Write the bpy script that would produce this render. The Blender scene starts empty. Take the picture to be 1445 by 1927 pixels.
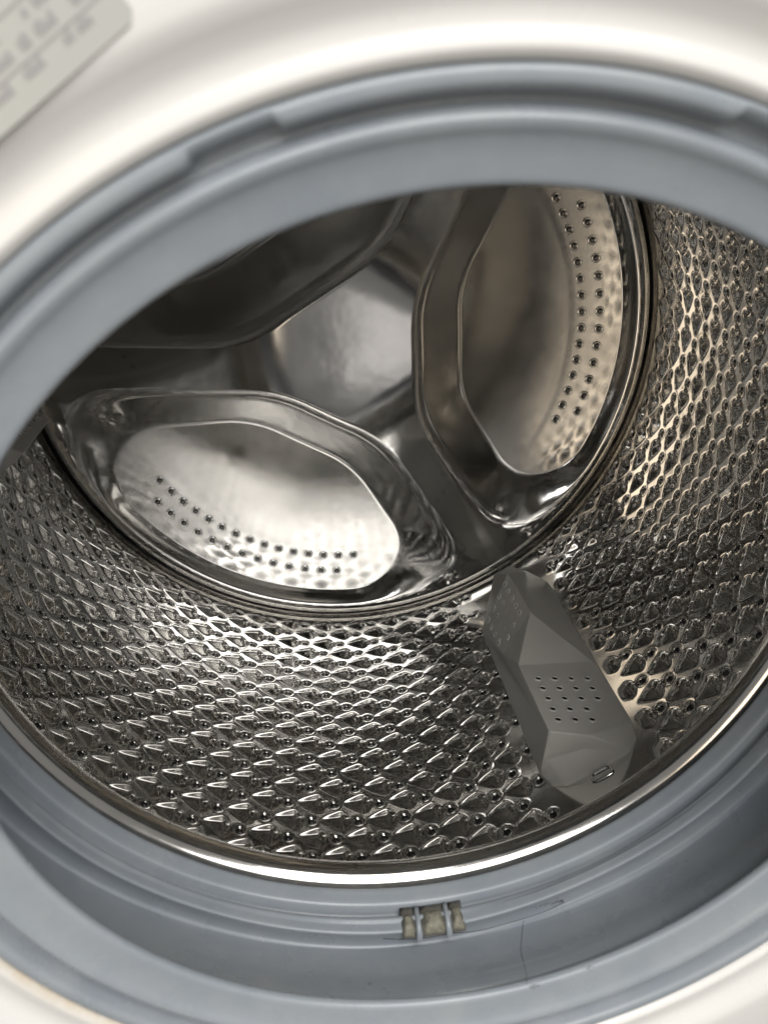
import bpy, math, random
import numpy as np
from mathutils import Matrix, Vector

random.seed(4)
rng = np.random.default_rng(4)
S = bpy.context.scene
COL = S.collection
R = math.radians

# ------------------------------------------------------------------ camera, world, lamps, exposure
cam_d = bpy.data.cameras.new('camera')
cam = bpy.data.objects.new('camera', cam_d)
COL.objects.link(cam)
cam_d.sensor_fit = 'HORIZONTAL'
cam_d.sensor_width = 36.0
cam_d.lens = 36.0 * 1605.8 / 1445.0
cam_d.clip_start = 0.01
cam_d.clip_end = 50.0
cam.location = (-0.03502, -0.64542, 0.12721)
cam.rotation_euler = (math.pi / 2 - 0.3989, 0.0, -0.1021)
cam_d.dof.use_dof = True
cam_d.dof.focus_distance = 0.56
cam_d.dof.aperture_fstop = 20.0
S.camera = cam

W = bpy.data.worlds.new('World')
S.world = W
W.use_nodes = True
W.node_tree.nodes['Background'].inputs['Color'].default_value = (1.0, 0.972, 0.935, 1)
W.node_tree.nodes['Background'].inputs['Strength'].default_value = 0.155


def area(name, loc, target, size, power, color):
    d = bpy.data.lights.new(name, 'AREA')
    d.shape = 'RECTANGLE'
    d.size, d.size_y = size
    d.energy = power
    d.color = color
    o = bpy.data.objects.new(name, d)
    o.location = loc
    o.rotation_euler = (Vector(target) - Vector(loc)).to_track_quat('-Z', 'Y').to_euler()
    COL.objects.link(o)
    return o


area('ceiling_lamp', (0.15, -2.0, 1.05), (0, -0.3, -0.1), (1.8, 1.2), 30.5, (1.0, 0.978, 0.945))
area('overhead_fill', (0.40, -1.25, 1.55), (0, -0.45, -0.1), (0.9, 0.7), 16.0, (1.0, 0.97, 0.92))  # added fill light from above, brightens the gasket trough
area('warm_lamp', (-0.78, -2.1, -0.22), (0.1, -0.3, -0.05), (0.9, 0.9), 5.2, (1.0, 0.84, 0.64))
area('hub_reflection_light', (0.30, -2.3, -0.42), (0.0, -0.05, 0.0), (0.36, 0.36), 0.21, (1.0, 0.96, 0.93))  # added small emitter, only there for the bright patch mirrored in the hub

S.view_settings.view_transform = 'Standard'
S.view_settings.look = 'None'
S.view_settings.exposure = 0.45
S.view_settings.gamma = 1.0
S.cycles.max_bounces = 16
S.cycles.glossy_bounces = 10
S.cycles.diffuse_bounces = 5
S.cycles.blur_glossy = 0.05

# ------------------------------------------------------------------ frames found from the photograph
YB, RB = -0.3666, 0.1626                      # drum opening
N = np.array([-0.03174714, 0.99504342, 0.09423748])     # into the machine, normal of the front
OF = np.array([0.00923729, -0.45752229, -0.01248078])   # centre of the door opening
ZF = np.array([0, 0, 1.0]) - N * N[2]
ZF /= np.linalg.norm(ZF)
XF = np.cross(N, ZF)
CAMP = np.array(cam.location)


def fpt(r, d, a):
    """front frame: radius, depth into the machine, angle (radians) -> xyz (arrays broadcast)"""
    r, d, a = np.broadcast_arrays(np.asarray(r, float), np.asarray(d, float), np.asarray(a, float))
    return OF + (r * np.cos(a))[..., None] * XF + (r * np.sin(a))[..., None] * ZF + d[..., None] * N


def fxz(x, z, d):
    return OF + x * XF + z * ZF + d * N


def dpt(r, y, a):
    r, y, a = np.broadcast_arrays(np.asarray(r, float), np.asarray(y, float), np.asarray(a, float))
    return np.stack([r * np.cos(a), y, r * np.sin(a)], -1)


# ------------------------------------------------------------------ materials
def mat(name, color, rough=0.5, metal=0.0, coat=0.0, spec=0.5):
    m = bpy.data.materials.new(name)
    m.use_nodes = True
    b = m.node_tree.nodes['Principled BSDF']
    b.inputs['Base Color'].default_value = (*color, 1)
    b.inputs['Roughness'].default_value = rough
    b.inputs['Metallic'].default_value = metal
    b.inputs['Coat Weight'].default_value = coat
    b.inputs['Specular IOR Level'].default_value = spec
    return m


def noise(m, scale, detail=4.0, rough=0.55, stretch=(1, 1, 1)):
    nt = m.node_tree
    tc = nt.nodes.new('ShaderNodeTexCoord')
    mp = nt.nodes.new('ShaderNodeMapping')
    mp.inputs['Scale'].default_value = stretch
    n = nt.nodes.new('ShaderNodeTexNoise')
    n.inputs['Scale'].default_value = scale
    n.inputs['Detail'].default_value = detail
    n.inputs['Roughness'].default_value = rough
    nt.links.new(tc.outputs['Object'], mp.inputs['Vector'])
    nt.links.new(mp.outputs['Vector'], n.inputs['Vector'])
    return n.outputs['Fac']


def ramp(m, fac, stops):
    r = m.node_tree.nodes.new('ShaderNodeValToRGB')
    el = r.color_ramp.elements
    while len(el) < len(stops):
        el.new(0.5)
    for e, (p, c) in zip(el, stops):
        e.position = p
        e.color = (*c, 1) if len(c) == 3 else c
    m.node_tree.links.new(fac, r.inputs['Fac'])
    return r.outputs['Color']


def rng_map(m, fac, a, b, lo=0.3, hi=0.7):
    r = m.node_tree.nodes.new('ShaderNodeMapRange')
    r.inputs['From Min'].default_value = lo
    r.inputs['From Max'].default_value = hi
    r.inputs['To Min'].default_value = a
    r.inputs['To Max'].default_value = b
    m.node_tree.links.new(fac, r.inputs['Value'])
    return r.outputs['Result']


def bsdf(m):
    return m.node_tree.nodes['Principled BSDF']


def link(m, out, socket):
    m.node_tree.links.new(out, bsdf(m).inputs[socket])


def bump(m, fac, strength, dist):
    b = m.node_tree.nodes.new('ShaderNodeBump')
    b.inputs['Strength'].default_value = strength
    b.inputs['Distance'].default_value = dist
    m.node_tree.links.new(fac, b.inputs['Height'])
    link(m, b.outputs['Normal'], 'Normal')


STEEL = mat('drum_steel', (0.7, 0.68, 0.65), 0.16, 1.0)
link(STEEL, rng_map(STEEL, noise(STEEL, 38, 5), 0.05, 0.12), 'Roughness')
link(STEEL, ramp(STEEL, noise(STEEL, 14, 5), [(0.3, (0.66, 0.65, 0.63)), (0.7, (0.76, 0.75, 0.73))]), 'Base Color')

PLATE = mat('rear_steel', (0.60, 0.57, 0.53), 0.14, 1.0)
link(PLATE, rng_map(PLATE, noise(PLATE, 26, 6), 0.09, 0.19), 'Roughness')
link(PLATE, ramp(PLATE, noise(PLATE, 11, 6), [(0.3, (0.52, 0.512, 0.497)), (0.7, (0.61, 0.602, 0.585))]), 'Base Color')
bump(PLATE, noise(PLATE, 22, 3), 0.06, 0.004)

RIM = mat('polished_steel', (0.74, 0.72, 0.69), 0.10, 1.0)
link(RIM, rng_map(RIM, noise(RIM, 60, 5), 0.10, 0.17), 'Roughness')

RUBBER = mat('gasket_rubber', (0.23, 0.265, 0.30), 0.42)
_film = noise(RUBBER, 11, 10, 0.65, (1, .6, 1))
_fine = noise(RUBBER, 48, 8, 0.6)
_mix = RUBBER.node_tree.nodes.new('ShaderNodeMix'); _mix.data_type = 'RGBA'; _mix.blend_type = 'MULTIPLY'
_mix.inputs['Factor'].default_value = 1.0
RUBBER.node_tree.links.new(ramp(RUBBER, _fine, [(0.28, (0.212, 0.240, 0.270)), (0.5, (0.232, 0.258, 0.286)), (0.75, (0.262, 0.282, 0.304))]), _mix.inputs['A'])
RUBBER.node_tree.links.new(ramp(RUBBER, _film, [(0.30, (0.86, 0.88, 0.90)), (0.52, (1.0, 1.0, 1.0)), (0.66, (1.05, 1.04, 1.02)), (0.74, (1.22, 1.19, 1.14))]), _mix.inputs['B'])
link(RUBBER, _mix.outputs['Result'], 'Base Color')
link(RUBBER, rng_map(RUBBER, noise(RUBBER, 28, 6), 0.20, 0.42), 'Roughness')
bump(RUBBER, noise(RUBBER, 900, 3), 0.12, 0.0004)

WHITE = mat('white_enamel', (0.615, 0.612, 0.602), 0.28, 0.0, 0.25)
link(WHITE, rng_map(WHITE, noise(WHITE, 60, 4), 0.24, 0.36), 'Roughness')

PLASTIC = mat('grey_plastic', (0.39, 0.37, 0.34), 0.28)
link(PLASTIC, ramp(PLASTIC, noise(PLASTIC, 60, 6), [(0.3, (0.44, 0.428, 0.402)), (0.7, (0.475, 0.462, 0.435))]), 'Base Color')
bump(PLASTIC, noise(PLASTIC, 700, 2), 0.08, 0.0003)

HOLE_P = mat('hole_grey', (0.16, 0.155, 0.15), 0.22, 1.0)
HOLE = mat('hole_dark', (0.012, 0.012, 0.012), 0.12)
DARK = mat('dark_gap', (0.11, 0.105, 0.09), 0.6)
STICK = mat('label_paper', (0.36, 0.368, 0.352), 0.35)
INK = mat('label_ink', (0.265, 0.26, 0.268), 0.5)
SCALE = mat('soap_residue', (0.50, 0.46, 0.31), 0.7)
link(SCALE, ramp(SCALE, noise(SCALE, 500, 5), [(0.3, (0.12, 0.115, 0.09)), (0.62, (0.215, 0.205, 0.16))]), 'Base Color')
bump(SCALE, noise(SCALE, 900, 4), 0.6, 0.001)
LINT = mat('dark_lint', (0.035, 0.033, 0.035), 0.9)
WATER = mat('water', (1, 1, 1), 0.03)
bsdf(WATER).inputs['Transmission Weight'].default_value = 1.0
bsdf(WATER).inputs['IOR'].default_value = 1.33


# ------------------------------------------------------------------ mesh helpers
def mesh_obj(name, verts, faces, m, parent=None, smooth=True, mats=None, fmat=None):
    me = bpy.data.meshes.new(name)
    me.from_pydata([tuple(map(float, v)) for v in verts], [], [tuple(map(int, f)) for f in faces])
    for x in (mats or [m]):
        me.materials.append(x)
    if fmat is not None:
        me.polygons.foreach_set('material_index', np.asarray(fmat, np.int32))
    me.polygons.foreach_set('use_smooth', np.full(len(me.polygons), smooth))
    me.update()
    return add(name, me, parent)


def add(name, me, parent=None):
    o = bpy.data.objects.new(name, me)
    COL.objects.link(o)
    if parent is not None:
        o.parent = parent
    return o


def grid_obj(name, P, m, parent=None, wrap=True, flip=False, smooth=True):
    """P: (rings, n, 3) -> quads; wrap closes the second axis"""
    k, n = P.shape[:2]
    idx = np.arange(k * n).reshape(k, n)
    if wrap:
        a, b = idx, np.roll(idx, -1, axis=1)
    else:
        a, b = idx[:, :-1], idx[:, 1:]
    q = np.stack([a[:-1], b[:-1], b[1:], a[1:]], -1).reshape(-1, 4)
    if flip:
        q = q[:, ::-1]
    me = bpy.data.meshes.new(name)
    nf = len(q)
    me.vertices.add(k * n)
    me.vertices.foreach_set('co', np.ascontiguousarray(P, np.float32).ravel())
    me.loops.add(nf * 4)
    me.loops.foreach_set('vertex_index', np.ascontiguousarray(q, np.int32).ravel())
    me.polygons.add(nf)
    me.polygons.foreach_set('loop_start', np.arange(nf, dtype=np.int32) * 4)
    me.polygons.foreach_set('use_smooth', np.full(nf, smooth))
    me.materials.append(m)
    me.update(calc_edges=True)
    return add(name, me, parent)


def smooth_profile(pts, n=6):
    """Catmull-Rom through profile points"""
    p = np.asarray(pts, float)
    q = np.vstack([2 * p[0] - p[1], p, 2 * p[-1] - p[-2]])
    out = []
    for i in range(1, len(q) - 2):
        for t in np.linspace(0, 1, n, endpoint=False):
            a, b, c, d = q[i - 1:i + 3]
            out.append(0.5 * (2 * b + (c - a) * t + (2 * a - 5 * b + 4 * c - d) * t * t + (3 * b - a - 3 * c + d) * t ** 3))
    out.append(q[-2])
    return np.array(out)


def sm(x):
    x = np.clip(x, 0, 1)
    return x * x * (3 - 2 * x)


def tag(o, label, cat, group=None):
    o['label'] = label
    o['category'] = cat
    if group:
        o['group'] = group


# ------------------------------------------------------------------ the machine
machine = bpy.data.objects.new('washing_machine', None)
machine.empty_display_size = 0.1
COL.objects.link(machine)
tag(machine, 'white front loading washing machine with its door open, grey rubber gasket and dimpled steel drum', 'washing machine')

NA = 720
ANG = np.linspace(0, 2 * math.pi, NA, endpoint=False)

# ---- white front with the round door recess, cabinet behind it
prof = smooth_profile([(.1572, .016), (.1563, .004), (.1561, -.0012), (.1566, -.0034), (.1582, -.0047), (.1602, -.0046),
                       (.1622, -.0043), (.1642, -.0044), (.1660, -.0049), (.1682, -.0060), (.1706, -.0074), (.1730, -.0083), (.176, -.0086)], 5)
rings = [fpt(r, d, ANG) for r, d in prof]
XL, XR, ZB, ZT = -0.30, 0.30, -0.50, 0.35


def rect(a, inset, rad=0.02):
    c, s = np.cos(a), np.sin(a)
    hx = np.where(c > 0, XR - inset, -(XL + inset))
    hz = np.where(s > 0, ZT - inset, -(ZB + inset))
    k = np.minimum(hx / np.maximum(np.abs(c), 1e-6), hz / np.maximum(np.abs(s), 1e-6))
    return k


kr = rect(ANG, 0.004)
for t in (.03, .1, .25, .5, .8, 1.0):
    rings.append(fpt(.176 + (kr - .176) * t, -.0086, ANG))
k2 = rect(ANG, 0.0)
rings.append(fpt(rect(ANG, .0012), -.0078, ANG))
rings.append(fpt(k2, -.0051, ANG))
rings.append(fpt(k2, .02, ANG))
front = grid_obj('front_panel', np.array(rings), WHITE, machine)

k3 = rect(ANG, 0.0015)
cab = [fpt(k3, .021, ANG), fpt(k3, .57, ANG), fpt(k3 * .97, .575, ANG), fpt(k3 * .5, .575, ANG), fpt(k3 * .001, .575, ANG)]
grid_obj('cabinet', np.array(cab), WHITE, machine, smooth=False)

# dirt on the rim beside the gasket (stain with its own shape): painted into the enamel
nt = WHITE.node_tree
geo = nt.nodes.new('ShaderNodeTexCoord')
sub = nt.nodes.new('ShaderNodeVectorMath'); sub.operation = 'SUBTRACT'
sub.inputs[1].default_value = tuple(OF)
nt.links.new(geo.outputs['Object'], sub.inputs[0])
ln = nt.nodes.new('ShaderNodeVectorMath'); ln.operation = 'LENGTH'
nt.links.new(sub.outputs[0], ln.inputs[0])
m1 = nt.nodes.new('ShaderNodeMapRange')
for k_, v_ in (('From Min', .1566), ('From Max', .1592), ('To Min', 1.0), ('To Max', 0.0)):
    m1.inputs[k_].default_value = v_
nt.links.new(ln.outputs['Value'], m1.inputs['Value'])
dt = nt.nodes.new('ShaderNodeVectorMath'); dt.operation = 'DOT_PRODUCT'
dt.inputs[1].default_value = (-0.70, 0.0, -0.71)
nt.links.new(sub.outputs[0], dt.inputs[0])
m2 = nt.nodes.new('ShaderNodeMapRange')
for k_, v_ in (('From Min', .115), ('From Max', .150), ('To Min', 0.0), ('To Max', 1.0)):
    m2.inputs[k_].default_value = v_
nt.links.new(dt.outputs['Value'], m2.inputs['Value'])
nz = noise(WHITE, 130, 6)
m3 = nt.nodes.new('ShaderNodeMath'); m3.operation = 'MULTIPLY'
m4 = nt.nodes.new('ShaderNodeMath'); m4.operation = 'MULTIPLY'
nt.links.new(m1.outputs[0], m3.inputs[0]); nt.links.new(m2.outputs[0], m3.inputs[1])
nt.links.new(m3.outputs[0], m4.inputs[0]); nt.links.new(rng_map(WHITE, nz, 0.3, 1.0, .3, .6), m4.inputs[1])
link(WHITE, ramp(WHITE, m4.outputs[0], [(0.0, (0.615, 0.612, 0.602)), (1.0, (0.50, 0.43, 0.33))]), 'Base Color')

# ---- grey information label on the white front
u = np.array([.0223, .0163]); u /= np.linalg.norm(u)
v = np.array([-u[1], u[0]])
LC = np.array([-.0685, .1615])          # its lower right corner


def lab(a, b, d):
    p = LC - u * a + v * b
    return fxz(p[0], p[1], d)


LD = -.0086
lw, lh, lt, ch = .058, .040, .0004, .0015
out = [(ch, 0), (lw - ch, 0), (lw, ch), (lw, lh - ch), (lw - ch, lh), (ch, lh), (0, lh - ch), (0, ch)]
vs = [lab(a, b, LD - .0002) for a, b in out] + [lab(a, b, LD - lt) for a, b in out]
fs = [tuple(range(8, 16))] + [(i, (i + 1) % 8, 8 + (i + 1) % 8, 8 + i) for i in range(8)]
sticker = mesh_obj('label_sticker', vs, fs, STICK, machine, smooth=False)
vs, fs = [], []


def bar(a0, a1, b0, b1):
    i = len(vs)
    for d in (LD - lt - .00005, LD - lt - .00015):
        for a, b in ((a0, b0), (a1, b0), (a1, b1), (a0, b1)):
            vs.append(lab(a, b, d))
    fs.extend([(i + 4, i + 5, i + 6, i + 7), (i, i + 1, i + 5, i + 4), (i + 1, i + 2, i + 6, i + 5), (i + 2, i + 3, i + 7, i + 6), (i + 3, i, i + 4, i + 7)])


rows = [(.0035, [(.0060, .0090), (.0100, .0118), (.0165, .0205), (.0235, .0290)]),
        (.0068, [(.0030, .0070), (.0105, .0145), (.0160, .0185), (.0200, .0270)]),
        (.0100, [(.0015, .0045), (.0090, .0120), (.0135, .0150), (.0200, .0260)]),
        (.0140, [(.0040, .0080), (.0170, .0250), (.0275, .0320)]),
        (.0185, [(.0060, .0200), (.0230, .0300)]), (.0230, [(.004, .015), (.018, .034)]), (.0275, [(.006, .03)])]
for b, words in rows:
    for a0, a1 in words:
        x = a0
        while x < a1 - .0003:
            w = random.uniform(.0006, .0011)
            bar(x, min(x + w, a1), b, b + random.choice((.0013, .0017, .0021)))
            x += w + .0003
for b in (.0060, .0127, .0172, .0218):
    bar(.001, .050, b - .0005, b - .0002)
mesh_obj('printed_text', vs, fs, INK, sticker, smooth=False)

# ---- rubber door gasket
def notch(a):
    """outward shift of the groove's outer wall where the bead is cut back near the top"""
    dg = np.degrees(a)
    s1 = sm((dg - 107.6) / .35) * sm((114.6 - dg) / .35)
    s2 = sm((dg - 60.0) / .35) * sm((74.6 - dg) / .35)
    return .0016 * np.maximum(s1, s2)


nf = notch(ANG)
fprof = [(.1640, .012, 0), (.1575, .008, 0), (.1563, .003, 0), (.1562, -.0016, 0), (.1556, -.0031, 0.1), (.1545, -.0036, .5), (.1527, -.0034, 1), (.1516, -.0023, 1), (.1511, -.0004, 1), (.1508, .0016, 1),
         (.1501, .0026, .3), (.1493, .0025, 0), (.1488, .0014, 0), (.1480, .0002, 0), (.1466, -.0006, 0), (.1450, -.0002, 0), (.1432, .0010, 0),
         (.1405, .0020, 0), (.1372, .0028, 0), (.1348, .0034, 0), (.1339, .0044, 0), (.1340, .0060, 0), (.1352, .0072, 0)]
fp = smooth_profile(fprof, 4)
rings = [fpt(r + nf * w, d, ANG) for r, d, w in fp]
mid = [(.1490, .0092), (.1570, .0115), (.1622, .0165)]
Pf = [fpt(r, d, ANG) for r, d in mid]
Pd = [dpt(r, y, ANG) for r, y in [(.1690, -.4180), (.1722, -.4070), (.1742, -.3985), (.1756, -.3922)]]
ctrl = [rings[-1]] + Pf + Pd
arr = np.array(ctrl)
den = []
for i in range(len(arr) - 1):
    a0 = arr[max(i - 1, 0)]; a1 = arr[i]; a2 = arr[i + 1]; a3 = arr[min(i + 2, len(arr) - 1)]
    for t in np.linspace(0, 1, 7, endpoint=False)[1 if i == 0 else 0:]:
        den.append(0.5 * (2 * a1 + (a2 - a0) * t + (2 * a0 - 5 * a1 + 4 * a2 - a3) * t * t + (3 * a1 - a0 - 3 * a2 + a3) * t ** 3))
rings += den
dprof = smooth_profile([(.1756, -.3922), (.1748, -.3908), (.1715, -.3908), (.1682, -.3918), (.1668, -.3924), (.1659, -.3918), (.1657, -.3895), (.1656, -.3868), (.1658, -.3858), (.1668, -.3852), (.1694, -.3850),
                        (.1702, -.3840), (.1702, -.3820), (.1694, -.3808), (.1664, -.3803), (.1652, -.3798), (.1646, -.3785), (.1641, -.3755), (.1638, -.3735), (.1642, -.3722), (.1660, -.3718), (.172, -.3722), (.185, -.374)], 4)
wob = .0008 * np.sin(3 * ANG + 1.0) + .0005 * np.sin(7 * ANG)
for r, y in dprof:
    rings.append(dpt(r + wob * (abs(y + .3918) < .004), y, ANG))
gasket = grid_obj('door_gasket', np.array(rings), RUBBER, machine)

# ---- drum: front flange, rolled rim
fl = smooth_profile([(.2400, -.3400), (.2390, -.3480), (.2340, -.3560), (.2240, -.3600), (.2000, -.3610), (.1860, -.3595), (.1790, -.3560)], 5)
grid_obj('front_flange', np.array([dpt(r, y, ANG) for r, y in fl]), STEEL, machine)
bc, by, br = .1704, -.3610, .0076
NR = 540
A2 = np.linspace(0, 2 * math.pi, NR, endpoint=False)
pr = []
for p_ in np.radians(np.linspace(60, 330, 36)):
    pr.append((bc + br * math.cos(p_), by - br * math.sin(p_)))
pr = [(.1790, -.3558)] + pr[::-1]
# order: flange edge -> inside top -> rolled edge -> front
grid_obj('drum_rim', np.array([dpt(r, y, A2) for r, y in pr]), RIM, machine)

# ---- drum wall: embossed drops and perforations
RW = .2400
TH0 = -142.35
DTH = 360.0 / 54.0
PAD = (-57.6, 62.4, -172.2)
ROW0, DROW = -.2352, .01423


def near_paddle(th, y, lo=8.2, hi=8.2):
    for c in PAD:
        q = (th - c + 180) % 360 - 180
        if -lo < q < hi:
            return True
    return False


CELLS = []
for k in range(-9, 16):
    y = ROW0 + DROW * k
    if y > -.005 or y < -.338:
        continue
    for j in range(54):
        th = TH0 + DTH * j + (DTH / 2 if k % 2 else 0)
        if near_paddle(th, y, 7.9, 13.2):
            if not near_paddle(th, y, 7.9, 8.8):
                CELLS.append((th, y, min([((th - c_ + 180) % 360 - 180) for c_ in PAD if -7.9 < ((th - c_ + 180) % 360 - 180) < 13.2])))
            continue
        CELLS.append((th, y, True))

mm = RW * math.pi / 180 * 1000      # mm per degree
NTH, NY = 1890, 366
ths = np.linspace(-180, 180, NTH, endpoint=False)
ys = np.linspace(.003, -.3405, NY)
Hf = np.zeros((NY, NTH), np.float32)
dth = 360.0 / NTH
dy = (ys[0] - ys[-1]) / (NY - 1)


def drop_height(s, t):
    """s: mm along the turn from the hole, t: mm along the axis; height in mm towards the axis"""
    s0, s1 = -24.4, -6.8
    x = (s - s0) / (s1 - s0)
    tl = t - .9 * np.clip(-s / 22, 0, 1)         # ridge runs slightly askew
    wmax = 7.5
    w = wmax * np.where(x < .78, np.clip(x / .78, 0, 1) ** .85, np.sqrt(np.clip(1 - ((x - .78) / .30) ** 2, 0, 1)))
    w = np.maximum(w, 1e-3)
    Hs = 2.9 * np.where(x < .80, sm(x / .80 * .86), 1.0)
    q = np.clip(1 - np.sqrt((tl / w) ** 2 + .012) + .11, 0, 1)
    q = np.minimum(q, 1) ** 1.12
    dk = np.hypot(s + 6.3, t)
    h = Hs * q * ((x > 0) & (x < 1.05)) * sm((dk - 2.9) / 1.2)      # steep end, hollowed round the knob
    h = np.where((s > -6.6) & (dk > 2.8), np.minimum(h, 1.2 * sm((-s - 2.5) / 4)), h)
    h = np.maximum(h, 1.7 * np.sqrt(np.clip(1 - (dk / 2.9) ** 2, 0, 1)))
    rr = np.hypot(s, t)
    h = h * sm((rr - 2.4) / 1.2) - 1.70 * sm((3.6 - rr) / 1.5)
    h = h + .22 * np.exp(-((rr - 3.9) / .6) ** 2)
    return h


ws, wy = int(27.0 / mm / dth), int(.0085 / dy)
wr = int(5.0 / mm / dth)
for th, y, full in CELLS:
    ci = int(round((th + 180) / dth)); cj = int(round((ys[0] - y) / dy))
    ii = np.arange(ci - ws, ci + wr + 1)
    jj = np.arange(max(cj - wy, 0), min(cj + wy + 1, NY))
    s = ((-180 + ii * dth) - th) * mm
    t = (ys[jj] - y) * 1000
    h = drop_height(s[None, :], t[:, None])
    if full is not True:
        h = h * sm((s[None, :] + (full - 8.0) * mm) / 2.5)
    blk = Hf[np.ix_(jj, ii % NTH)]
    Hf[np.ix_(jj, ii % NTH)] = np.where(np.abs(h) > np.abs(blk), h, blk)
# light unevenness of the pressed sheet
Hf += .10 * (np.sin(np.radians(ths) * 9)[None, :] * np.sin(ys * 40)[:, None])
a = np.radians(ths)
P = dpt(RW - Hf / 1000, ys[:, None], a[None, :])
wall = grid_obj('drum_wall', P, STEEL, machine, flip=True)


def hole_mesh(name, ro, ri, depth, n, lip, m_in, m_out):
    """a punched hole: rolled lip, throat and dark bottom; +Z points out of the sheet"""
    vs, fs, fm = [], [], []
    prof_ = [(ro, 0), ((ro + ri) / 2, lip), (ri, lip * .2), (ri * .96, -depth)]
    for r_, z_ in prof_:
        for i in range(n):
            q = 2 * math.pi * i / n
            vs.append((r_ * math.cos(q), r_ * math.sin(q), z_))
    for k_ in range(3):
        for i in range(n):
            j = (i + 1) % n
            fs.append((k_ * n + i, k_ * n + j, (k_ + 1) * n + j, (k_ + 1) * n + i))
            fm.append(0 if k_ < 2 else 1)
    vs.append((0, 0, -depth + ri * .45))          # the throat is rounded, it catches a glint
    for i in range(n):
        fs.append((3 * n + i, 3 * n + (i + 1) % n, 4 * n)); fm.append(1)
    me = bpy.data.meshes.new(name)
    me.from_pydata(vs, [], fs)
    me.materials.append(m_out); me.materials.append(m_in)
    me.polygons.foreach_set('material_index', np.array(fm, np.int32))
    me.polygons.foreach_set('use_smooth', np.full(len(fs), True))
    me.update()
    return me


HM = hole_mesh('drain_hole', .00330, .00225, .0003, 12, .00060, HOLE, STEEL)


def frame(pos, nrm, xdir):
    nz = Vector(nrm).normalized(); xx = Vector(xdir).normalized(); yy = nz.cross(xx)
    M = Matrix((xx, yy, nz)).transposed().to_4x4()
    M.translation = Vector(pos)
    return M


Minv = cam.rotation_euler.to_matrix().transposed()


def to_px(p):
    q = Minv @ (Vector(p) - cam.location)
    if q.z > -.05:
        return None
    return 383.5 + 852.3 * q.x / -q.z, 512 + 852.3 * -q.y / -q.z, -q.z


infos = []
for th, y, full in CELLS:
    aa = R(th)
    pos = Vector(dpt(RW + .00095, y, aa)); nrm = Vector((-math.cos(aa), 0, -math.sin(aa)))
    px = to_px(pos)
    view = (cam.location - pos)
    vis = px is not None and -8 < px[0] < 775 and 170 < px[1] < 880 and view.dot(nrm) > 0
    if vis:   # in front of nothing: does the line of sight pass through the drum opening?
        t = (YB - cam.location.y) / (pos.y - cam.location.y)
        q = cam.location + (pos - cam.location) * t
        vis = math.hypot(q.x, q.z) < RB - .001
        t2 = float((Vector(OF) - cam.location).dot(Vector(N)) / (pos - cam.location).dot(Vector(N)))
        q2 = cam.location + (pos - cam.location) * t2 - Vector(OF)
        vis = vis and q2.length < .134
    size = view.dot(nrm) / view.length ** 3 if vis else 0
    infos.append((size, th, pos, nrm))
infos.sort(key=lambda t: -t[0])
rest_v, rest_f, rest_m = [], [], []
for i, (size, th, pos, nrm) in enumerate(infos):
    M = frame(pos, nrm, (0, 1, 0))
    if i < 300 and size > 0:
        o = add('drain_hole', HM, wall); o.matrix_world = M
    else:
        b0 = len(rest_v)
        rest_v += [tuple(M @ v_.co) for v_ in HM.vertices]
        rest_f += [tuple(b0 + k_ for k_ in p_.vertices) for p_ in HM.polygons]
        rest_m += [p_.material_index for p_ in HM.polygons]
o = mesh_obj('far_drain_holes', rest_v, rest_f, STEEL, wall, mats=[STEEL, HOLE], fmat=rest_m)
o['kind'] = 'stuff'

# ---- rear plate: three armed star pressed forward between three pockets
LOBE = ((-117.6, .022, .0125), (2.4, .0125, .022), (122.4, .006, .006))    # axis, offset of the clockwise / counter-clockwise side
CPOLY = 240


def lobe_poly(o1, o2, hub, Ro, rh, rc):
    """closed contour in lobe axes (x out along the lobe); o1 / o2 are distances to the arm lines at -60 / +60 degrees"""
    l1 = np.array([math.sin(R(60)), math.cos(R(60))])     # inward normal of the side at -60
    l2 = np.array([math.sin(R(60)), -math.cos(R(60))])

    def corner(nv, off):
        # hub line x=hub and side nv.p=off, circle of radius rh inside both
        cx_ = hub + rh
        cy_ = (off + rh - nv[0] * cx_) / nv[1]
        return np.array([cx_, cy_])

    c1, c2 = corner(l1, o1), corner(l2, o2)

    def outer(nv, off):
        # circle radius rc inside r=Ro and side
        d = off + rc
        L = Ro - rc
        tdir = np.array([nv[1], -nv[0]])
        if tdir[0] < 0:
            tdir = -tdir
        return nv * d + tdir * math.sqrt(L * L - d * d)

    e1, e2 = outer(l1, o1), outer(l2, o2)

    def arc(c, r_, a0, a1, n):
        return [c + r_ * np.array([math.cos(q), math.sin(q)]) for q in np.linspace(a0, a1, n)]

    pts = []
    s1 = math.atan2(-l1[1], -l1[0]); s2 = math.atan2(-l2[1], -l2[0])
    pts += arc(c1, rh, math.pi, s1 + 2 * math.pi, 16)
    b1 = math.atan2(e1[1], e1[0]); b2 = math.atan2(e2[1], e2[0])
    pts += arc(e1, rc, s1, b1, 16)
    pts += arc(np.zeros(2), Ro, b1, b2, 48)[1:-1]
    pts += arc(e2, rc, b2, s2, 16)
    pts += arc(c2, rh, s2, math.pi, 16)
    return np.array(pts)


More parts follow.
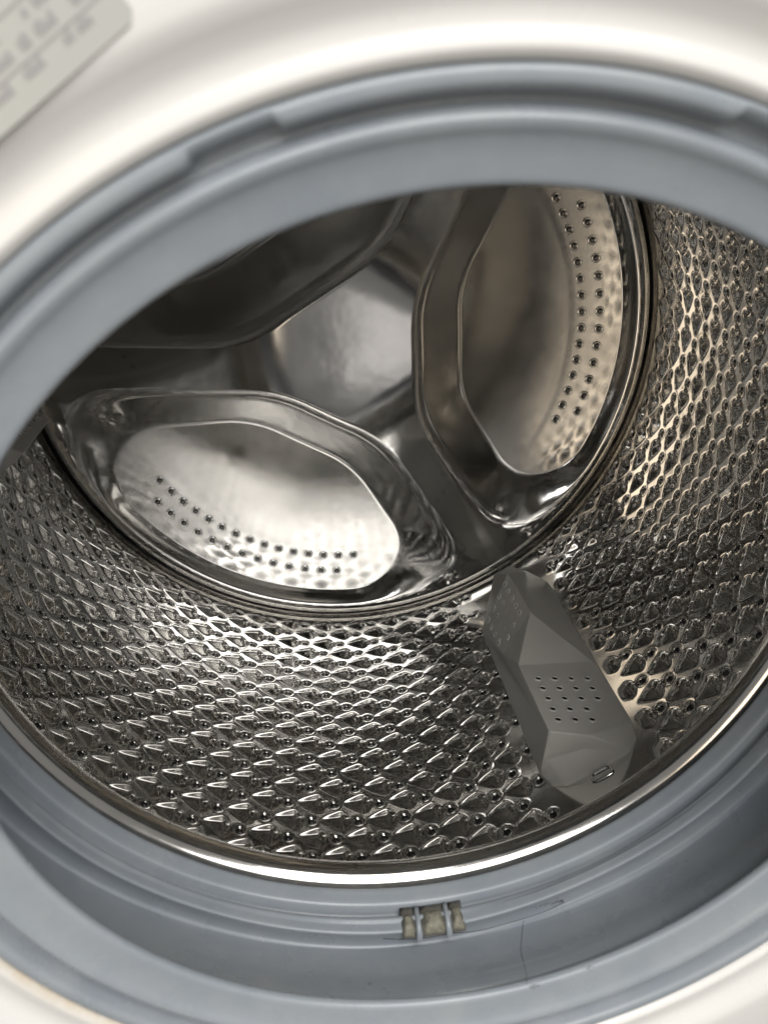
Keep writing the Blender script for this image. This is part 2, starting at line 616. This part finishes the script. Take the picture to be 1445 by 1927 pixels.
def poly_dist(p, poly):
    """signed distance, positive inside; p (n,2)"""
    a_ = poly; b_ = np.roll(poly, -1, axis=0)
    e = b_ - a_
    best = np.full(len(p), 1e9)
    inside = np.zeros(len(p), bool)
    for i in range(len(a_)):
        L2 = e[i] @ e[i]
        if L2 < 1e-16:
            continue
        t = np.clip(((p - a_[i]) @ e[i]) / L2, 0, 1)
        dd = p - a_[i] - t[:, None] * e[i]
        best = np.minimum(best, (dd * dd).sum(1))
        cond = ((a_[i, 1] > p[:, 1]) != (b_[i, 1] > p[:, 1]))
        xi = a_[i, 0] + (p[:, 1] - a_[i, 1]) * e[i, 0] / (e[i, 1] if abs(e[i, 1]) > 1e-12 else 1e-12)
        inside ^= cond & (p[:, 0] < xi)
    return np.sqrt(best) * np.where(inside, 1, -1)


def ystar(r):
    q = np.clip(np.asarray(r, float) - .036, 0, None)      # flat hub, soft bend, then each arm slopes back
    hub = np.where(q < .056, -.0610 + .319 / .112 * q * q, -.0610 + .319 * .028 + .319 * (q - .056))
    rim = np.interp(r, [.2, .2150, .2225, .2275, .2310, .2345, .2370, .2392], [-.0175, -.0145, -.0120, -.0102, -.0085, -.0060, -.0030, .0035])
    y = np.where(np.asarray(r) < .2, hub, rim)
    return y


NPR, NPA = 300, 720
rr = np.concatenate([np.linspace(.00001, .205, 215, endpoint=False), np.linspace(.205, .2388, 90)])
pa = np.linspace(0, 2 * math.pi, NPA, endpoint=False)
RRg, PAg = np.meshgrid(rr, pa, indexing='ij')
# smoothed star height
rf = np.linspace(0, .2391, 1200)
yf = ystar(rf)
ker = np.hanning(31); ker /= ker.sum()
yf = np.convolve(np.pad(yf, 15, mode='edge'), ker, mode='valid')
near = np.min(np.abs((np.degrees(PAg)[None] - np.array([-57.6, 62.4, 182.4])[:, None, None] + 180) % 360 - 180), axis=0)
along = RRg * np.cos(np.radians(near))
wgt = sm((RRg - .14) / .06)
Y = np.interp(along * (1 - wgt) + RRg * wgt, rf, yf)
FLOOR = .0015
for c, o1, o2 in LOBE:
    q = PAg - R(c)
    lx, lz = RRg * np.cos(q), RRg * np.sin(q)
    m_ = (np.cos(q) > .2) & (RRg > .03)
    pts = np.stack([lx[m_], lz[m_]], 1)
    so = lobe_poly(o1, o2, .040 if c > 100 else .044, .2270, .110 if c > 100 else .085, .042)
    si = lobe_poly(o1 + .040, o2 + .040, .0915, .2165, .080, .040)
    do = poly_dist(pts, so)
    di = -poly_dist(pts, si)
    t = np.clip(do / np.maximum(do + np.maximum(di, 0), 1e-6), 0, 1)
    t = np.where(di <= 0, 1, np.where(do <= 0, 0, t))
    # slope with rounded shoulder and foot
    wa, wb = .25, .12
    hgt = 1 - wa / 2 - wb / 2
    f = lambda x: np.where(x < wa, x * x / (2 * wa), np.where(x > 1 - wb, hgt - (1 - x) ** 2 / (2 * wb), x - wa / 2)) / hgt
    S_ = f(t)
    # stepped band that carries the holes along the outer arc
    rp = np.hypot(pts[:, 0], pts[:, 1])
    band = .00015 * sm((rp - .1740) / .007) * sm(-di / .016)
    fl_ = FLOOR - band
    Y[m_] = Y[m_] * (1 - S_) + fl_ * S_
P = dpt(RRg, Y, PAg)
plate = grid_obj('rear_plate', P, PLATE, machine)
# closing disc at the hub
vs = [dpt(.0005, float(Y[0, 0]), q) for q in np.linspace(0, 2 * math.pi, 24, endpoint=False)]

HP = hole_mesh('drain_hole', .0038, .0020, .0000, 16, .0009, HOLE_P, PLATE)
for c, o1, o2 in LOBE:
    for rad, n_, off in ((.1850, 15, -25.1), (.1992, 14, -21.5)):
        for i in range(n_):
            th = c + off + 3.88 * i
            if rad > .19 and i == 13:
                continue
            pos = dpt(rad, FLOOR - .00015 - .00025, R(th))
            if c > 100:
                px = to_px(pos)
            o = add('drain_hole', HP, plate)
            o.matrix_world = frame(pos, (0, -1, 0), (1, 0, 0))

# ---- paddles (lifters)
def pad_pt(th, y, h):
    return dpt(RW - h, y, R(th))


PV = {
    't0': (-58.6, -.010, 0), 't1': (-55.0, -.012, 0), 'b1': (-52.3, -.037, 0), 'b2': (-50.1, -.066, 0), 'b3': (-50.1, -.197, 0),
    'b4': (-50.1, -.247, 0), 'b5': (-50.9, -.2575, 0), 'b6': (-52.4, -.2635, 0), 'b7': (-62.6, -.2625, 0), 'b8': (-64.4, -.258, 0), 'b9': (-65.3, -.247, 0), 'b10': (-65.3, -.079, 0),
    'R0': (-54.9, -.0800, .035), 'R1': (-54.55, -.1420, .035), 'R2': (-60.9, -.1880, .035), 'R3': (-60.8, -.2560, .034), 'R4': (-63.2, -.2487, .0100),
    'S3': (-56.05, -.2580, .020), 'S4': (-57.7, -.2560, .0120), 'X': (-63.3, -.1337, .0100), 'S1': (-50.4, -.182, .0020),
}
PF = [
    ('t0', 't1', 'R0'), ('t1', 'b1', 'R0'), ('b1', 'b2', 'R1', 'R0'), ('b2', 'S1', 'R1'), ('b2', 'b3', 'S1'),
    ('R1', 'S1', 'R2'), ('S1', 'b3', 'R2'), ('R2', 'b3', 'S3', 'R3'), ('b3', 'b4', 'S3'), ('b4', 'b5', 'b6', 'S3'), ('R3', 'S3', 'S4', 'R4'),
    ('S3', 'b6', 'S4'), ('S4', 'b6', 'b7', 'R4'), ('b7', 'b8', 'b9', 'R4'), ('R4', 'b9', 'R3'), ('b9', 'b10', 'X', 'R2', 'R3'), ('X', 'R1', 'R2'),
    ('t0', 'R0', 'b10'), ('R0', 'R1', 'X', 'b10'),
]
keys = list(PV)
nk = len(keys)
base_keys = ['t0', 't1', 'b1', 'b2', 'b3', 'b4', 'b5', 'b6', 'b7', 'b8', 'b9', 'b10']


def paddle_mesh():
    vs = []
    for k_ in keys:
        th, y, h = PV[k_]
        vs.append(pad_pt(th, y, h + .0016))
    for k_ in base_keys:
        th, y, h = PV[k_]
        vs.append(pad_pt(th, y, -.003))
    fs = [tuple(keys.index(k_) for k_ in f) for f in PF]
    nb = len(base_keys)
    for i in range(nb):
        j = (i + 1) % nb
        fs.append((keys.index(base_keys[i]), nk + i, nk + j, keys.index(base_keys[j])))
    me = bpy.data.meshes.new('drum_paddle')
    me.from_pydata([tuple(v_) for v_ in vs], [], fs)
    import bmesh
    bm = bmesh.new(); bm.from_mesh(me)
    bmesh.ops.recalc_face_normals(bm, faces=bm.faces)
    bmesh.ops.bevel(bm, geom=list(bm.edges), offset=.0011, segments=3, affect='EDGES', profile=.5)
    for f in bm.faces:
        f.smooth = True
    bm.to_mesh(me); bm.free()
    me.materials.append(PLASTIC)
    try:
        me.set_sharp_from_angle(angle=R(22))
    except Exception:
        pass
    return me


pm = paddle_mesh()
PHM = hole_mesh('paddle_hole', .00270, .00175, .0000, 12, .00100, HOLE, PLASTIC)


from mathutils.bvhtree import BVHTree
PBV = BVHTree.FromPolygons([v_.co.copy() for v_ in pm.vertices], [tuple(p_.vertices) for p_ in pm.polygons])


def in_px(px, py, names):
    """where the line of sight of a photograph pixel (1445 wide) meets the paddle"""
    d = (cam.rotation_euler.to_matrix() @ Vector(((px - 722.5) / 1605.8, -(py - 963.5) / 1605.8, -1))).normalized()
    loc, n_, i, t = PBV.ray_cast(cam.location, d)
    if n_.dot(d) > 0:
        n_ = -n_
    return loc, n_


HOLES = []
for row, (x0, x1, n_) in enumerate([(532, 902, 4), (567, 940, 4), (606, 982, 4), (641, 898, 3), (681, 940, 3)]):
    yy = (916, 990, 1066, 1146, 1226)[row]
    for i in range(n_):
        x = x0 + (x1 - x0) * i / (n_ - 1)
        HOLES.append(in_px(880 + x / 4.0139, 1050 + yy / 4.0139, ('R2', 'b3', 'R3')))
for x, y in [(285, 200), (312, 252), (340, 305), (368, 362), (395, 415), (242, 290), (270, 345), (297, 400), (325, 455), (350, 508), (200, 380), (228, 435), (253, 492), (280, 545), (306, 600), (158, 470), (183, 525), (210, 580), (238, 635)]:
    HOLES.append(in_px(880 + x / 4.0139, 1050 + y / 4.0139, ('t0', 'R1', 'b10')))
paddles = []
for k_ in range(3):
    o = add('drum_paddle', pm, machine)
    Mr = Matrix.Rotation(R(-57.6 - PAD[(0, 2, 1)[k_]]), 4, 'Y')
    o.matrix_world = Mr
    paddles.append(o)
    if k_ == 2:
        continue
    for pos, n_ in HOLES:
        h = add('paddle_hole', PHM, o)
        xx = n_.orthogonal()
        h.matrix_parent_inverse = Matrix.Identity(4)
        h.matrix_local = frame(pos + n_ * .00015, n_, xx)
sv, sf = [], []
for (xa, ya), (xb, yb) in (((500, 225), (600, 270)), ((495, 280), (655, 355)), ((525, 350), (715, 442)), ((500, 222), (560, 247))):
    k0 = len(sv)
    for f in np.linspace(0, 1, 9):
        loc, n_ = in_px(880 + (xa + (xb - xa) * f) / 4.0139, 1050 + (ya + (yb - ya) * f + 3 * math.sin(f * 5)) / 4.0139, None)
        w_ = .00012 * math.sin(math.pi * min(max(f, .06), .94)) + .00003
        side = n_.cross(Vector((0.3, 1, 0))).normalized()
        sv += [tuple(loc + n_ * .00006 + side * w_), tuple(loc + n_ * .00006 - side * w_)]
    sf += [(k0 + 2 * i, k0 + 2 * i + 1, k0 + 2 * i + 3, k0 + 2 * i + 2) for i in range(8)]
SCR = mat('scratched_plastic', (0.62, 0.60, 0.56), 0.5)
o = mesh_obj('scratch_marks', sv, sf, SCR, paddles[0], smooth=False)
o['kind'] = 'stuff'
# clip slot in the steel in front of the paddle
cl = dpt(RW - .0002, -.2672, R(-57.3))
vs, fs = [], []
for (hw, hl, dz) in ((.0042, .0075, -.0002), (.0036, .0068, .0009), (.0026, .0056, .0009), (.0024, .0054, -.0004)):
    for i in range(24):
        q = 2 * math.pi * i / 24
        sx = math.copysign(abs(math.cos(q)) ** .5, math.cos(q)) * hl
        sy = math.copysign(abs(math.sin(q)) ** .5, math.sin(q)) * hw
        vs.append((sx, sy, dz))
for k_ in range(3):
    for i in range(24):
        j = (i + 1) % 24
        fs.append((k_ * 24 + i, k_ * 24 + j, (k_ + 1) * 24 + j, (k_ + 1) * 24 + i))
fs.append(tuple(range(72, 96)))
clip = mesh_obj('clip_slot', vs, fs, STEEL, wall)
aa = R(-57.3)
clip.matrix_world = frame(cl, (-math.cos(aa), 0, -math.sin(aa)), (-math.sin(aa), 0, math.cos(aa)))

# ---- drain slots moulded into the gasket groove, with residue stuck in them
def box_on(name, th, y0, y1, r0, r1, wth, m, parent, jag=0.0, seg=5):
    """a little curved block: angle centre th (deg), half width wth, between y0..y1, radii r0 (inner) .. r1"""
    vs, fs = [], []
    ts = np.linspace(th - wth, th + wth, seg)
    yv = np.linspace(y0, y1, seg)
    for i, t_ in enumerate(ts):
        for j, y_ in enumerate(yv):
            e = 1 - max(abs(2 * i / (seg - 1) - 1) ** 4, abs(2 * j / (seg - 1) - 1) ** 4)
            rr_ = r1 + (r0 - r1) * (e if jag else (1 if e > 0 else .55)) + (random.uniform(-jag, jag) if e > 0 else 0)
            vs.append(dpt(rr_, y_, R(t_ + (random.uniform(-.05, .05) if jag else 0))))
    for i in range(seg - 1):
        for j in range(seg - 1):
            fs.append((i * seg + j, i * seg + j + 1, (i + 1) * seg + j + 1, (i + 1) * seg + j))
    rim = [i * seg for i in range(seg)] + [(seg - 1) * seg + j for j in range(1, seg)] + [i * seg + seg - 1 for i in range(seg - 2, -1, -1)] + [j for j in range(seg - 2, 0, -1)]
    b0 = len(vs)
    for k_ in rim:
        p_ = np.array(vs[k_]); rr_ = math.hypot(p_[0], p_[2]); s_ = (r1 + .002) / rr_
        vs.append((p_[0] * s_, p_[1], p_[2] * s_))
    nb = len(rim)
    for i in range(nb):
        fs.append((rim[i], rim[(i + 1) % nb], b0 + (i + 1) % nb, b0 + i))
    return mesh_obj(name, vs, fs, m, parent)


for th, w in ((-89.55, .95), (-85.95, 1.75), (-82.55, .95)):
    box_on('drain_slot', th, -.3934, -.3812, .1650, .1680, w, DARK, gasket)
RIBM = RUBBER
for th in (-88.15, -83.95):
    box_on('slot_rib', th, -.3945, -.3810, .1640, .1690, .40, RIBM, gasket)
names = ('yellowish soap residue lump in the left of the three gasket drain slots',
         'wide yellowish soap residue lump in the middle gasket drain slot',
         'small yellowish soap residue lump in the right gasket drain slot')
for (th, w, y0, y1), lb in zip(((-89.55, .72, -.3940, -.3855), (-85.95, 1.45, -.3938, -.3850), (-82.55, .72, -.3938, -.3848)), names):
    o = box_on('soap_residue', th, y0, y1, .1636, .1662, w, SCALE, None, jag=.00032, seg=9)
    tag(o, lb, 'residue', 'soap residue in the gasket drain slots')

# ---- lint and a hair on the gasket, water drops on the lip
def tube(name, pts, rad, m, n=6):
    pts = [Vector(p_) for p_ in pts]
    vs, fs = [], []
    for i, p_ in enumerate(pts):
        t_ = (pts[min(i + 1, len(pts) - 1)] - pts[max(i - 1, 0)]).normalized()
        a_ = t_.orthogonal().normalized(); b_ = t_.cross(a_)
        for k_ in range(n):
            q = 2 * math.pi * k_ / n
            vs.append(tuple(p_ + (a_ * math.cos(q) + b_ * math.sin(q)) * rad))
    for i in range(len(pts) - 1):
        for k_ in range(n):
            j = (k_ + 1) % n
            fs.append((i * n + k_, i * n + j, (i + 1) * n + j, (i + 1) * n + k_))
    return mesh_obj(name, vs, fs, m)


bpy.context.view_layer.update()
from mathutils.bvhtree import BVHTree
gme = gasket.data
BV = BVHTree.FromPolygons([v_.co.copy() for v_ in gme.vertices], [tuple(p_.vertices) for p_ in gme.polygons])


def on_gasket(px, py):
    d = (cam.rotation_euler.to_matrix() @ Vector(((px - 722.5) / 1605.8, -(py - 963.5) / 1605.8, -1))).normalized()
    loc, n_, i, t = BV.ray_cast(cam.location, d)
    if loc is None:
        return None, None
    if n_.dot(d) > 0:
        n_ = -n_
    return loc, n_


def strand(name, pix, rad, m):
    pp = smooth_profile(pix, 6)
    pts = []
    for x, y in pp:
        loc, n_ = on_gasket(x, y)
        if loc is not None:
            pts.append(loc + n_ * rad * .7)
    return tube(name, pts, rad, m)


o = strand('hair', [(985, 1733), (982, 1760), (980, 1790), (986, 1815), (991, 1838), (991, 1852)], .00010, LINT)
tag(o, 'short thin dark hair lying down the grey gasket fold, right of the residue slots', 'hair')
o = strand('hair', [(720, 1767), (760, 1768), (805, 1765), (850, 1757), (900, 1752), (945, 1741), (990, 1728), (1030, 1714), (1062, 1698)], .00013, LINT)
tag(o, 'long thin dark hair curving along the gasket fold below the residue slots', 'hair')

vs, fs = [], []
for k_ in range(75):
    f = random.random() ** .6
    x = 985 + 75 * f + random.gauss(0, 3); y = 1714 - 19 * f + random.gauss(0, 1.5)
    loc, n_ = on_gasket(x, y)
    if loc is None:
        continue
    b0 = len(vs)
    sz = random.uniform(.00010, .00036)
    for dx, dy_, dz in ((1, 0, 0), (-1, 0, 0), (0, 1, 0), (0, -1, 0), (0, 0, 1), (0, 0, -1)):
        vs.append(tuple(loc + Vector((dx * sz * random.uniform(.5, 1.9), dy_ * sz * random.uniform(.4, 1), dz * sz * random.uniform(.3, .8)))))
    fs += [(b0 + i_, b0 + j_, b0 + k2_) for i_, j_, k2_ in ((0, 2, 4), (2, 1, 4), (1, 3, 4), (3, 0, 4), (2, 0, 5), (1, 2, 5), (3, 1, 5), (0, 3, 5))]
o = mesh_obj('lint', vs, fs, LINT, smooth=False)
o['kind'] = 'stuff'
o['label'] = 'dark lint crumbs caught in the gasket fold'
o['category'] = 'lint'


def drop_mesh():
    vs, fs = [], []
    n = 12
    for k_ in range(5):
        q = k_ / 4 * math.pi / 2
        for i in range(n):
            p_ = 2 * math.pi * i / n
            vs.append((math.cos(q) * math.cos(p_), math.cos(q) * math.sin(p_), math.sin(q) * .45))
    for k_ in range(4):
        for i in range(n):
            j = (i + 1) % n
            fs.append((k_ * n + i, k_ * n + j, (k_ + 1) * n + j, (k_ + 1) * n + i))
    fs.append(tuple(range(n - 1, -1, -1)))
    me = bpy.data.meshes.new('water_drop')
    me.from_pydata(vs, [], fs)
    me.polygons.foreach_set('use_smooth', np.full(len(fs), True))
    me.materials.append(WATER)
    return me


DM = drop_mesh()
for x, y, sx, lb in ((1006, 1857, 2.2, 'elongated water drop on the edge of the gasket lip, below the short hair'),
                     (1110, 1823, 1.4, 'small water drop on the gasket lip edge, farthest right of the drops'),
                     (657, 1850, .9, 'tiny water drop on the lower gasket fold, left of its twin'),
                     (696, 1852, .8, 'tiny water drop on the lower gasket fold, right of its twin')):
    loc, n_ = on_gasket(x, y)
    if loc is None:
        continue
    o = add('water_drop', DM)
    t_ = Vector((1, .1, .25)); t_ = (t_ - n_ * t_.dot(n_)).normalized()
    M = frame(loc - n_ * .00005, n_, t_)
    o.matrix_world = M @ Matrix.Diagonal((.0010 * sx, .0007, .0009, 1))
    tag(o, lb, 'water drop', 'water drops on the gasket')
